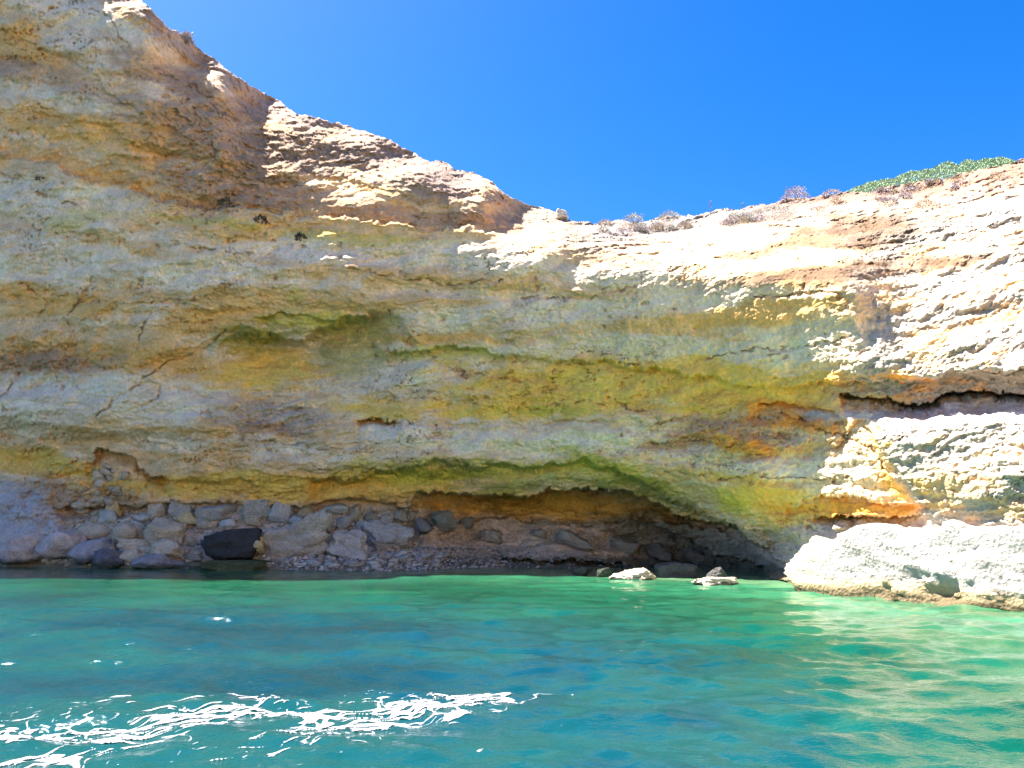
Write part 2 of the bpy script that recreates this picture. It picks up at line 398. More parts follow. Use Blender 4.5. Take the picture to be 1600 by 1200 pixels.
bedc = perlin(sx * .8, 0 * x + 2, Q * 7.0, 111) + 0.5 * perlin(sx * 2, 0 * x + 2, Q * 17, 112)
mixc(sstep(0.05, 0.5, bedc + .4 * nB) * .7, CHALK)
mixc(sstep(0.1, 0.6, -bedc + .4 * nB) * .6, OCHRE)
bedf = perlin(sx * 3, 0 * x + 6, Q * 34, 113) + .6 * perlin(sx * 8, 0 * x + 6, Q * 80, 114)
def blob(px, row, rx, ry, col, s=1.0, slope=0.0, soft=0.45):
    d = np.hypot((WX - px) / rx, (WY - row - slope * (WX - px)) / ry) + 0.30 * nA + 0.30 * nB + .28 * bedf
    mixc(s * (1 - sstep(1 - soft, 1 + soft, d)), col)
B = blob
# pale chalky beds
for a in [(70, 140, 150, 30, .25), (150, 30, 120, 22, .35), (30, 300, 110, 26, .2), (150, 300, 90, 26, .2), (50, 420, 120, 26, .1), (320, 425, 170, 22, .1), (110, 390, 120, 18, .15), (130, 620, 130, 34, .1), (270, 640, 60, 26, -.2), (40, 640, 70, 34, 0), (480, 390, 150, 16, .05),
          (760, 400, 170, 22, .08), (700, 500, 90, 22, 0), (880, 490, 150, 22, -.03), (640, 580, 130, 26, 0), (1000, 540, 230, 18, .02), (1100, 460, 120, 22, -.05), (1230, 545, 120, 34, -.05), (1000, 430, 120, 18, 0), (760, 690, 170, 20, .0), (650, 680, 80, 22, 0), (1200, 735, 140, 22, .05), (1020, 680, 110, 16, 0), (1320, 520, 90, 30, 0), (260, 690, 70, 16, 0), (450, 700, 80, 18, 0)]:
    B(a[0], a[1], a[2], a[3], CHALK, .95, a[4])
# ochre and yellow beds
for a in [(40, 70, 70, 24, OCHRE, .4), (170, 205, 120, 18, OCHRE, .3), (60, 200, 90, 14, OCHRE, .3), (170, 275, 130, 14, OCHRE, .3), (90, 470, 130, 20, OCHRE, .1), (250, 560, 140, 22, OCHRE, .1), (330, 500, 90, 22, OCHRE, -.1), (60, 725, 110, 22, YEL, .2), (300, 760, 160, 18, YEL, 0), (520, 762, 190, 22, YEL, 0), (420, 585, 80, 40, YEL, 0), (400, 530, 60, 22, OLIVE, 0),
          (1000, 605, 260, 38, YEL, .03), (870, 612, 150, 32, YEL, 0), (1130, 625, 150, 24, YEL, 0), (1080, 580, 150, 14, YEL, .05), (1240, 600, 120, 14, YEL, 0), (1480, 595, 200, 18, ORANGE, -.05), (1260, 655, 70, 22, ORANGE, .1), (1195, 645, 36, 18, ORANGE, 0), (1150, 690, 80, 18, ORANGE, .1), (1330, 793, 110, 12, ORANGE, .0), (1190, 775, 90, 34, YEL, .35), (1400, 735, 50, 40, YEL, .8), (600, 640, 110, 16, YEL, 0), (780, 640, 120, 12, YEL, 0), (1130, 500, 150, 12, OCHRE, -.05), (1230, 480, 130, 12, OCHRE, -.05), (690, 530, 140, 8, OCHRE, 0), (860, 790, 190, 18, YEL, .02), (1060, 810, 110, 18, OCHRE, .2), (600, 785, 70, 14, OCHRE, .0)]:
    B(a[0], a[1], a[2], a[3], a[4], .93, a[5])
# green algae stains
for a in [(560, 515, 70, 22, OLIVE, 0), (690, 552, 80, 13, LIME, .03), (540, 555, 60, 30, OLIVE, 0), (470, 500, 70, 12, LIME, 0), (800, 735, 230, 15, LIME, .03), (960, 735, 90, 14, LIME, .3), (1010, 760, 70, 18, OLIVE, .35), (560, 372, 170, 9, LIME, .05), (330, 345, 120, 8, LIME, .1), (462, 462, 16, 14, LIME, 0), (120, 345, 50, 12, LIME, -.2), (860, 640, 90, 7, LIME, 0), (650, 740, 110, 14, LIME, 0), (1140, 785, 40, 14, LIME, .4), (780, 765, 30, 12, OLIVE, 0), (820, 755, 170, 7, OLIVE, 0)]:
    B(a[0], a[1], a[2], a[3], a[4], .62 if a[1] > 470 else .4, a[5])
# brown crumbly zones
for a in [(330, 200, 130, 55, BROWN, .3), (250, 120, 90, 20, BROWN, .5), (350, 290, 120, 34, BROWN, .1), (600, 330, 250, 13, BROWN, .07), (760, 348, 110, 12, BROWN, .06), (60, 565, 100, 16, BROWN, 0), (1380, 365, 110, 26, SHADED_SOIL, -.1), (1300, 425, 150, 16, SHADED_SOIL, -.1), (950, 405, 60, 12, RUST, 0), (430, 655, 90, 26, PINK, 0), (440, 675, 60, 9, BROWN, 0), (1140, 670, 110, 14, RUST, .1), (110, 790, 130, 40, BROWN, .2), (40, 110, 120, 18, RUST, .3), (1060, 690, 60, 9, RUST, 0), (500, 310, 130, 14, RUST, .1)]:
    B(a[0], a[1], a[2], a[3], a[4], .7, a[5])
# grey bed along the foot
mixc(sstep(-12, 8, WY - np.interp(WX, [-480, 0, 60, 110, 200, 300, 450, 640, 700, 800, 1000, 1100, 1200, 1260, 1300, 2080], [760, 775, 770, 830, 800, 788, 790, 790, 808, 812, 814, 822, 830, 818, 815, 815])) * .9, LAV)
B(20, 800, 60, 40, c(.5, .45, .45), .8)
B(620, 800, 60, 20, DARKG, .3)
# right-hand crust, rim crust
mixc(crusty * sstep(-0.7, .1, nC + .5 * nB) * .93 * sstep(1250, 1350, PX), WHITE)
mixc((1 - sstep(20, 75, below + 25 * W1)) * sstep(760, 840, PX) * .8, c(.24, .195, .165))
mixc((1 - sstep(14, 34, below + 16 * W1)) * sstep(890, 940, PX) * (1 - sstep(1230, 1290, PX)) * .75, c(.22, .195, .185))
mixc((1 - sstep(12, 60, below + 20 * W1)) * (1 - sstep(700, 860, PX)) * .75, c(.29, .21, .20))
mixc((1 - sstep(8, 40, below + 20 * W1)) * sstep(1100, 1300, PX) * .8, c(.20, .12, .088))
B(470, 235, 110, 45, c(.27, .18, .125), .8)
B(620, 270, 150, 34, c(.27, .195, .16), .7, .2)
B(1560, 280, 110, 30, c(.36, .21, .14), .75, -.2)
B(1470, 650, 190, 14, c(.52, .45, .43), .9)
B(1335, 794, 120, 13, ORANGE, .6)
B(1310, 735, 60, 30, CHALK, .7)
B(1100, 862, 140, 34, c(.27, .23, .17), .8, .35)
for a in [(1370, 362, 105, 26, -.08), (1260, 372, 60, 14, -.1), (1290, 425, 160, 15, -.12), (1480, 408, 90, 10, -.2), (1180, 395, 60, 10, -.1)]: B(a[0], a[1], a[2], a[3], SHADED_SOIL, .8, a[4], .8)  # soil patches with their shade painted in
# open joints hold dark soil, pits too
mixc(CRACK * .55 * sstep(-.4, .2, W2), c(.20, .13, .07))
mixc(np.clip(crk1 * where1 * .55 + crk2 * np.clip(where2 + crumb, 0, 1) * .45 + pits * .35, 0, .8) * (1 - .7 * crusty), c(.17, .115, .06))
# splash zone: wet and weed-stained rock just above the water
zz = P[..., 2] + .15 * W2
mixc((1 - sstep(0.35, 0.75, zz)) * .8, c(.11, .095, .055))
colr = np.clip(colr * (1 + .12 * nC[..., None]), 0.02, .85)

# the rim rolls over on to a plateau that runs back from the edge
NB = 26
back = np.empty((NB, PX.shape[1], 3)); bcol = np.empty_like(back)
rimP = P[-1]
for k in range(NB):
    dist = 0.25 * 1.28 ** (k + 1)
    slope = np.interp(cols, [-480, 700, 900, 2080], [0.30, 0.22, 0.10, 0.16])
    eY = rimP[:, 1] + dist
    nz = 0.12 * fbm(rimP[:, 0] * .5, eY * .5, 0 * eY, 3, 201)
    back[k, :, 0] = rimP[:, 0] * eY / rimP[:, 1]
    back[k, :, 1] = eY
    back[k, :, 2] = np.minimum(rimP[:, 2] + slope * dist, CAM_H + (rimP[:, 2] - CAM_H) / rimP[:, 1] * eY - 0.12 - 0.1 * dist) + nz * min(1, dist) * .5
    bcol[k] = c(.45, .36, .28)
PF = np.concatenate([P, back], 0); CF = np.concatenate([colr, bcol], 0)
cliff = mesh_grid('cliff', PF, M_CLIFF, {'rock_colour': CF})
tag(cliff, kind='structure')

# the headland: unseen rock added beside and behind the boat to bounce warm sunlight
def bounce_wall():
    e = PF[40, -1]
    path = np.array([(e[0] + .3, e[1] + .6), (16.5, 8.5), (18.5, 2.0), (19.5, -6.0), (18.0, -14.0), (13.5, -21.0), (6.5, -27.0), (-2.0, -32.0), (-10, -38)])
    seg = np.r_[0, np.cumsum(np.hypot(*np.diff(path, axis=0).T))]
    t = np.linspace(0, seg[-1], 330)
    px_, py_ = np.interp(t, seg, path[:, 0]), np.interp(t, seg, path[:, 1])
    k = np.ones(25) / 25
    px_ = np.convolve(np.pad(px_, 12, mode='edge'), k, 'valid'); py_ = np.convolve(np.pad(py_, 12, mode='edge'), k, 'valid')
    tx, ty = np.gradient(px_), np.gradient(py_); ln = np.hypot(tx, ty)
    ox, oy = -ty / ln, tx / ln                       # away from the cove
    h = np.concatenate([np.linspace(-1.5, 18.0, 110), np.full(12, 18.0) + np.linspace(.1, 2.5, 12)])
    off = np.concatenate([np.linspace(-.4, 0, 11), np.linspace(0, 5.5, 99), 5.5 + np.linspace(.8, 14, 12)])
    Hh, T = np.meshgrid(h, t, indexing='ij')
    b_ = np.abs(perlin(T * .8, Hh * 1.1, 0 * T, 601)) + .6 * np.abs(perlin(T * 1.8, Hh * 2.3, 0 * T, 602))
    dd = off[:, None] + .9 * fbm(T * .12, Hh * .3, 0 * T, 3, 603) - .45 * b_ + .4 * terrace(fbm(T * .2, Hh * .7, 0 * T, 3, 604), 3)
    V = np.stack([px_[None] + ox[None] * dd, py_[None] + oy[None] * dd, Hh + 0 * T], -1)
    cc = np.ones(V.shape) * c(.74, .62, .46)
    m = sstep(.1, .6, fbm(T * .1, Hh * .8, 0 * T, 3, 605))[..., None]; cc = cc * (1 - m) + c(.66, .47, .26) * m
    m = (1 - sstep(.3, .8, Hh))[..., None] * .85; cc = cc * (1 - m) + c(.11, .09, .05) * m
    o = mesh_grid('bounce_wall', V, M_CLIFF, {'rock_colour': cc}); tag(o, kind='structure')
bounce_wall()

def surf_y(px, row):
    j = int(np.argmin(np.abs(cols - px)))
    i = int(np.argmin(np.abs(ROW[:, j] - row)))
    return float(YS[i, j])

# ------------------------------------------------------------------ the sea
def water_height(x, y):
    r = np.random.default_rng(21)
    h = 0
    n1 = 0.35 * perlin(x * .25, y * .25, 0 * x, 301); n2 = 0.35 * perlin(x * .25, y * .25, 0 * x + 7, 302)
    for i in range(34):
        lam = 0.38 * (1.085 ** i)
        ang = math.radians(96) + r.normal() * 0.55
        k = 2 * math.pi / lam
        amp = 0.0083 * lam ** 0.85 * (0.45 if lam > 2.6 else 1)
        ph = r.uniform(0, 6.28)
        s = np.sin(k * (np.cos(ang) * (x + n1) + np.sin(ang) * (y + n2)) + ph + 1.5 * n1)
        h = h + amp * s
    h = h * (0.9 + 0.3 * perlin(x * .12, y * .2, 0 * x, 303))
    h = h + 0.022 * fbm(x * 1.3, y * 2.0, 0 * x, 4, 304)
    return h

def sea_material():
    m, nt, b = new_mat('sea_water')
    n, l = nt.nodes, nt.links
    tc = n.new('ShaderNodeTexCoord')
    at_ = n.new('ShaderNodeAttribute'); at_.attribute_name = 'water_colour'
    l.new(at_.outputs['Color'], b.inputs['Base Color'])
    b.inputs['Roughness'].default_value = 0.06
    b.inputs['IOR'].default_value = 1.34
    mp = n.new('ShaderNodeMapping'); mp.inputs['Scale'].default_value = (1.0, 1.6, 1.0)
    l.new(tc.outputs['Object'], mp.inputs['Vector'])
    n1 = n.new('ShaderNodeTexNoise'); n1.inputs['Scale'].default_value = 3.2; n1.inputs['Detail'].default_value = 4; n1.inputs['Distortion'].default_value = 0.7
    l.new(mp.outputs[0], n1.inputs['Vector'])
    n2 = n.new('ShaderNodeTexNoise'); n2.inputs['Scale'].default_value = 11; n2.inputs['Detail'].default_value = 3; n2.inputs['Distortion'].default_value = 1.0
    l.new(mp.outputs[0], n2.inputs['Vector'])
    ad = n.new('ShaderNodeMath'); ad.operation = 'MULTIPLY_ADD'; ad.inputs[1].default_value = 0.42
    l.new(n2.outputs['Fac'], ad.inputs[0]); l.new(n1.outputs['Fac'], ad.inputs[2])
    bp = n.new('ShaderNodeBump'); bp.inputs['Strength'].default_value = 0.6; bp.inputs['Distance'].default_value = 0.03
    l.new(ad.outputs[0], bp.inputs['Height']); l.new(bp.outputs[0], b.inputs['Normal'])
    return m
M_SEA = sea_material()
aw = np.linspace(-1.15, 1.15, 620)
yw = 3.2 * (54 / 3.2) ** np.linspace(0, 1, 560)
AW, YW = np.meshgrid(aw, yw)
XW = AW * YW
HW = water_height(XW, YW) * (0.45 + 0.55 * (1 - sstep(16, 34, YW)))
# shallow sand shows pale green, weed beds darker, deeper water bluer
shore = np.interp(AW, bearing([s[0] for s in SHORE_Y], [890] * len(SHORE_Y))[0], [s[1] for s in SHORE_Y])
depth = np.clip((shore - YW) / 26.0, 0, 1)
sand = fbm(XW * .28, YW * .30, 0 * XW, 4, 311) + .5 * fbm(XW * .7, YW * .9, 0 * XW, 3, 312) * .5
shal, mid_, deep = c(.024, .145, .070), c(.002, .056, .032), c(.001, .034, .050)
WC = shal + (mid_ - shal) * sstep(0.02, 0.5, depth)[..., None]
WC = WC + (deep - WC) * sstep(.45, 1.0, depth)[..., None]
WC = WC + (c(.008, .085, .044) - WC) * (sstep(-.1, .55, sand) * (.5 - .3 * sstep(.3, .9, depth)))[..., None]
WC = WC * (1 - .24 * sstep(0.05, .6, -sand)[..., None])
WC = WC + (c(.046, .078, .028) - WC) * (sstep(.25, .6, perlin(XW * .3, YW * .35, 0 * XW, 313)) * (1 - sstep(.1, .5, depth)) * .6)[..., None]
WC = WC + (c(.11, .22, .11) - WC) * ((1 - sstep(.0, .075, depth + .03 * sand)) * .8)[..., None]
sea = mesh_grid('sea', np.stack([XW, YW, HW], -1), M_SEA, {'water_colour': WC})
tag(sea, kind='structure')
# open sea all round, a few centimetres lower, out to the horizon
S = 6000.0
open_sea = mesh_tris('open_sea', [(-S, -S, -.35), (S, -S, -.35), (S, S, -.35), (-S, S, -.35)], [(0, 1, 2, 3)], M_SEA)
oa = open_sea.data.attributes.new('water_colour', 'FLOAT_COLOR', 'POINT')
oa.data.foreach_set('color', np.tile([.001, .028, .050, 1], 4).astype(np.float32))
tag(open_sea, kind='structure')

# ------------------------------------------------------------------ boulders and stones
_ico = {}
def ico(sub):
    if sub not in _ico:
        bm = bmesh.new(); bmesh.ops.create_icosphere(bm, subdivisions=sub, radius=1.0)
        _ico[sub] = (np.array([v.co[:] for v in bm.verts]), np.array([[v.index for v in f.verts] for f in bm.faces]))
        bm.free()
    return _ico[sub]

def rock_shape(sub, seed, planes=9, p=80, rough=0.05, boxy=0.5, blocky=False):
    r = np.random.default_rng(seed)
    d, F = ico(sub)
    N = r.normal(size=(planes, 3)); N /= np.linalg.norm(N, axis=1)[:, None]
    h = r.uniform(.95, 1.15, planes) if blocky else r.uniform(.72, 1.05, planes)
    ax = np.concatenate([np.eye(3), -np.eye(3)]) + r.normal(size=(6, 3)) * (.10 if blocky else .22)
    ax /= np.linalg.norm(ax, axis=1)[:, None]
    N = np.concatenate([N, ax]); h = np.concatenate([h, r.uniform(.62, .85, 6) / (.6 + .4 * boxy)])
    t = np.clip(d @ N.T, 0, None) / h
    rad = (t ** p).sum(1) ** (-1 / p)
    V = d * rad[:, None]
    n = fbm(V[:, 0] * 1.6, V[:, 1] * 1.6, V[:, 2] * 1.6, 5, seed % 97, .55)
    n2 = np.abs(perlin(V[:, 0] * 3, V[:, 1] * 3, V[:, 2] * 3, seed % 89))
    cut = np.floor(2.5 * fbm(V[:, 0] * .9, V[:, 1] * .9, V[:, 2] * 1.6, 2, seed % 83 + 5)) / 2.5
    V = V * (1 + rough * 1.7 * n + rough * (n2 - .25) + rough * 1.5 * cut)[:, None]
    V -= (V.max(0) + V.min(0)) / 2
    V /= (V.max(0) - V.min(0)) / 2
    return V, F, n

def rock(name, px, row, w, h, colour, label, group=None, tilt=0.0, sub=3, deep=1.0, Y=None, wet=0.0, rough=0.065, lift=0.0, cat='rock', boxy=.5, planes=9, blocky=False):
    seed = int(px * 13 + row * 7 + w)
    if Y is None: Y = surf_y(px, row + .25 * h)
    s = Y / FOC * (1 + ((600 - row) / FOC) ** 2) ** .5
    V, F, n = rock_shape(sub, seed, rough=rough, boxy=boxy, planes=planes, blocky=blocky)
    hw, hh = w * s / 2, h * s / 2
    hd = (hw * hh) ** .5 * 1.05 * deep
    V = V * np.array([hw, hd, hh]) * 1.05
    ca, sa = math.cos(tilt), math.sin(tilt)
    V = np.stack([V[:, 0] * ca - V[:, 2] * sa, V[:, 1], V[:, 0] * sa + V[:, 2] * ca], 1)
    pos = at(px, row, Y - .25 * hd - lift)
    wz = V[:, 2] + pos[2]
    colr = np.ones((len(V), 3)) * np.array(colour) * (1 + .16 * n)[:, None]
    if wet > 0:
        m = (1 - sstep(wet * .6, wet * 1.2, wz + .12 * n))[:, None] * .85
        colr = colr * (1 - m) + np.array([.075, .07, .045]) * m
    o = mesh_tris(name, V, F, M_ROCK, smooth=True, col=np.clip(colr, .01, .85))
    o.location = pos
    tag(o, label, cat, group)
    return o

LV, GR, TN, DK, BL, CR = (.60, .47, .42), (.58, .44, .31), (.64, .45, .22), (.045, .042, .045), (.30, .28, .30), (.62, .52, .38)
G1 = 'boulders fallen at the foot of the cliff'
R = rock
R('boulder', 38, 858, 68, 40, LV, 'large lavender-grey block at the waterline, leftmost of the boulders', G1, .1, 4, wet=.5)
R('boulder', 98, 852, 66, 44, LV, 'lavender block with a broken top, right of the leftmost block at the water', G1, -.1, 4, wet=.6)
R('boulder', 140, 862, 54, 34, (.40, .36, .37), 'blue-grey boulder between the lavender block and the dark wet one', G1, .2, 4, wet=.7)
R('boulder', 178, 872, 60, 30, (.16, .15, .17), 'dark wet rounded boulder at the waterline left of the long low dark one', G1, .1, 4, wet=.4)
R('boulder', 250, 878, 82, 24, BL, 'long low blue-black boulder at the waterline with pale specks on top', G1, .05, 4, wet=.35)
R('boulder', 211, 850, 50, 17, GR, 'flat grey slab lying level above the long low dark boulder', G1, -.03, 4, boxy=1.2, planes=4)
R('boulder', 264, 858, 48, 28, GR, 'wedge-shaped brown-grey boulder just right of the flat level slab', G1, -.3, 4)
R('boulder', 207, 868, 36, 20, GR, 'rounded brown-grey boulder directly under the flat level slab', G1, 0, 3)
R('boulder', 172, 810, 32, 30, (.50, .44, .36), 'pale squarish block standing below the tan upright stone', G1, .2, 4, boxy=1.2, planes=4)
R('boulder', 181, 794, 20, 28, TN, 'tan upright stone standing on the pale squarish block', G1, .1, 3, boxy=.8)
R('boulder', 224, 809, 22, 17, (.50, .45, .37), 'small pale angular stone beside the elongated tilted stone', G1, .5, 3)
R('boulder', 215, 821, 24, 12, (.52, .46, .38), 'elongated pale stone tilted down to the right in the left rubble', G1, -.5, 3)
R('boulder', 257, 833, 66, 44, GR, 'biggest grey-tan boulder in the middle of the left rubble', G1, -.15, 4)
R('boulder', 196, 832, 36, 30, GR, 'grey boulder under the elongated tilted stone', G1, .3, 3)
R('boulder', 152, 832, 46, 28, GR, 'low grey boulder below the pale squarish block, above the waterline blocks', G1, .1, 3)
R('boulder', 125, 834, 36, 20, (.45, .36, .25), 'tan boulder at the left end of the rubble heap', G1, .1, 3)
R('boulder', 294, 812, 36, 23, TN, 'rounded yellow-tan boulder above and left of the black rock', G1, 0, 4, boxy=.2)
R('boulder', 247, 798, 28, 32, GR, 'tall grey block leaning under the ochre bed at the top of the rubble', G1, .2, 4)
R('boulder', 284, 795, 40, 26, (.42, .36, .29), 'grey block tucked beneath the ochre bed above the yellow-tan boulder', G1, -.1, 4, boxy=1.2, planes=4)
R('boulder', 340, 800, 66, 30, (.44, .38, .31), 'wide fractured grey block under the ochre bed above the black rock', G1, .05, 4, boxy=1.2, planes=4)
R('boulder', 356, 819, 30, 15, (.54, .49, .42), 'pale stone lying on the left end of the black rock', G1, .05, 3)
R('boulder', 320, 818, 24, 18, (.45, .38, .28), 'small tan-grey stone next to the yellow-tan boulder', G1, .1, 3)
R('boulder', 397, 812, 30, 22, (.48, .38, .26), 'tan boulder resting on the right end of the black rock', G1, -.1, 3)
R('boulder', 371, 852, 86, 48, (.06, .053, .05), 'big black wet rock at the water, darkest of the fallen rocks', G1, .02, 4, deep=1.0, boxy=.8, lift=.5, planes=8, rough=.09)
R('stone', 404, 853, 13, 24, TN, 'thin tan stone stuck to the right end of the black rock', G1, .2, 3, lift=1.3)
R('boulder', 312, 885, 40, 14, (.20, .15, .09), 'low brown boulder at the waterline left of the mossy shelf', G1, 0, 3, wet=.2)
R('boulder', 303, 871, 30, 12, (.30, .26, .20), 'flat grey stone on top of the low brown boulder', G1, 0, 3)
R('boulder', 372, 886, 110, 20, (.085, .085, .04), 'long low mossy olive shelf of rock in front of the black rock', G1, -.03, 4, lift=.6)
R('boulder', 470, 846, 120, 62, (.50, .41, .33), 'large slanting grey block right of the black rock, with undercut base', G1, .35, 5, deep=.7, rough=.10)
R('boulder', 545, 852, 72, 50, (.52, .43, .38), 'lavender-grey wedge block left of the pebble beach', G1, -.25, 5, deep=.7, rough=.10)
R('boulder', 606, 842, 76, 48, (.46, .40, .36), 'pale rounded block at the right end of the big blocks beside the cave mouth', G1, -.2, 5, deep=.7, rough=.10)
R('boulder', 405, 797, 40, 30, (.44, .38, .30), 'grey block above the right end of the black rock', G1, .1, 4, boxy=1.2, planes=4)
R('boulder', 440, 800, 34, 30, (.46, .41, .36), 'pale grey block above the slanting block, with straight joints', G1, -.05, 4, boxy=1.2, planes=4)
R('boulder', 476, 799, 26, 22, (.38, .31, .20), 'tan rounded boulder wedged under the ochre bed above the slanting block', G1, .1, 3)
R('boulder', 467, 815, 28, 16, (.42, .38, .33), 'tilted grey stone just under the tan rounded boulder', G1, -.5, 3)
R('boulder', 501, 815, 48, 32, (.44, .38, .32), 'smooth grey round boulder in the row on top of the big blocks', G1, .1, 4, boxy=.1)
R('boulder', 528, 794, 42, 18, (.46, .42, .36), 'pale broken stone pressed against the ochre roof', G1, .0, 3)
R('boulder', 557, 800, 15, 27, (.42, .34, .22), 'narrow tan stone standing upright under the ochre roof', G1, .1, 3, boxy=1.2, planes=4)
R('boulder', 583, 808, 24, 20, (.30, .26, .18), 'dark olive-tan stone right of the narrow upright one', G1, .1, 3)
R('boulder', 541, 816, 30, 20, (.42, .37, .32), 'grey stone below the narrow upright one', G1, .3, 3)
R('boulder', 566, 822, 24, 16, (.45, .40, .35), 'small grey stone between the wedge block and the round block', G1, .1, 3)
R('boulder', 604, 812, 20, 17, (.40, .35, .30), 'small grey stone over the pale rounded block', G1, .1, 3)
R('boulder', 626, 806, 22, 20, (.36, .31, .25), 'squat stone at the left edge of the cave mouth', G1, .1, 3)
R('boulder', 643, 806, 16, 17, (.38, .33, .27), 'small squarish stone at the corner of the cave roof', G1, .1, 3)
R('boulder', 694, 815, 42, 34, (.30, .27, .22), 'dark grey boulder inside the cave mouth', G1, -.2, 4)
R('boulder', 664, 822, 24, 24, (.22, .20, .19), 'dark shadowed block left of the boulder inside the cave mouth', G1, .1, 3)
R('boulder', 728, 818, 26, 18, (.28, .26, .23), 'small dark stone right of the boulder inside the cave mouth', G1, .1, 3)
# rubble spilling from the left hollow: stones nothing tells apart
rr = np.random.default_rng(44)
for k in range(44):
    t = rr.uniform(0, 1)
    px_ = 165 + 22 * t * math.sin(k) - 42 * t * rr.uniform(0, 1) + rr.normal() * 9; rw = 728 + 78 * t
    w = rr.uniform(7, 18)
    R('stone', px_, rw, w, w * rr.uniform(.5, .95), np.array(GR) * rr.uniform(.75, 1.15), 'small angular tan-grey stone in the rubble chute below the left hollow', 'stones in the rubble chute', rr.uniform(-.7, .7), 2)
for k in range(70):
    px_ = rr.uniform(125, 455); rw = rr.uniform(805, 868)
    if 315 < px_ < 420 and rw > 820: continue
    w = rr.uniform(8, 20)
    R('stone', px_, rw, w, w * rr.uniform(.5, .9), np.array(GR) * rr.uniform(.8, 1.2), 'small grey stone filling gaps between the boulders left of the cave', 'stones between the boulders', rr.uniform(-.6, .6), 2)
def rubble():
    r = np.random.default_rng(78)
    VV, FF, CC = [], [], []; nv = 0
    protos = [rock_shape(1, 900 + q, planes=6, rough=.04)[:2] for q in range(8)]
    for k in range(1500):
        px_ = r.uniform(70, 660); rw = r.uniform(792, 884)
        if rw < np.interp(px_, [70, 120, 200, 660], [835, 815, 795, 795]): continue
        d, F = protos[k % 8]
        s_ = r.uniform(.05, .2) * r.uniform(.6, 1.3)
        a = r.uniform(0, 6.28); ca, sa = math.cos(a), math.sin(a)
        V = d * np.array([1, .8, r.uniform(.45, .8)]) * s_
        V = np.stack([V[:, 0] * ca - V[:, 1] * sa, V[:, 0] * sa + V[:, 1] * ca, V[:, 2]], 1) + at(px_, rw, surf_y(px_, rw) - .08)
        VV.append(V); FF.append(F + nv); nv += len(d)
        CC.append(np.ones((len(d), 3)) * np.array([.56, .44, .33]) * r.uniform(.6, 1.3))
    o = mesh_tris('rubble', np.concatenate(VV), np.concatenate(FF), M_ROCK, col=np.clip(np.concatenate(CC), .02, .8))
    tag(o, 'fine broken rubble between the boulders left of the cave', 'rubble', kind='stuff')
rubble()
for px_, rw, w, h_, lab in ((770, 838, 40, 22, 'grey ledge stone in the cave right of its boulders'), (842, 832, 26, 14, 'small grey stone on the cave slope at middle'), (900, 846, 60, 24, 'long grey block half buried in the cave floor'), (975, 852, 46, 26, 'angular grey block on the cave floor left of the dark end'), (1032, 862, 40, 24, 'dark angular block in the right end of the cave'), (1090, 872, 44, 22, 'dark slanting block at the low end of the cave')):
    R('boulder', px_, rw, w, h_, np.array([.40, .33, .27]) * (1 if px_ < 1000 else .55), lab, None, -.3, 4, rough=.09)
# cave and water rocks
R('boulder', 1054, 895, 60, 30, (.10, .10, .095), 'dark boulder in the cave between the two sunlit rocks', None, .05, 4, Y=35.4)
R('boulder', 1120, 898, 30, 20, (.09, .085, .08), 'pointed dark rock behind the right sunlit rock in the cave', None, .3, 4, Y=33.0)
R('boulder', 908, 894, 28, 14, (.09, .09, .07), 'small dark weedy rock at the cave waterline, left one of two', None, 0, 3, Y=36.4)
R('boulder', 944, 894, 22, 14, (.08, .085, .06), 'small dark rock just left of the bigger sunlit rock', None, 0, 3, Y=35.6)
R('boulder', 992, 901, 70, 22, CR, 'sunlit cream rock with a square hump rising from the green water', None, -.03, 5, Y=33.3, wet=.1, boxy=.3, rough=.09)
R('boulder', 1004, 897, 36, 18, CR, 'square sunlit cream hump sitting on the larger cream rock', None, 0, 4, Y=33.4, boxy=1, rough=.07)
R('boulder', 1120, 912, 70, 17, (.60, .49, .38), 'low flat sunlit pinkish rock in the water below the cave end', None, .0, 5, Y=30.3, wet=.1, rough=.09)
R('boulder', 1316, 822, 34, 18, (.50, .42, .34), 'rounded beige stone lying in the hollow above the white block', None, .1, 4)
R('boulder', 877, 336, 22, 15, (.62, .55, .47), 'squarish pale rock standing on the cliff skyline', None, .1, 4, boxy=1, Y=surf_y(877, 345) + .4)

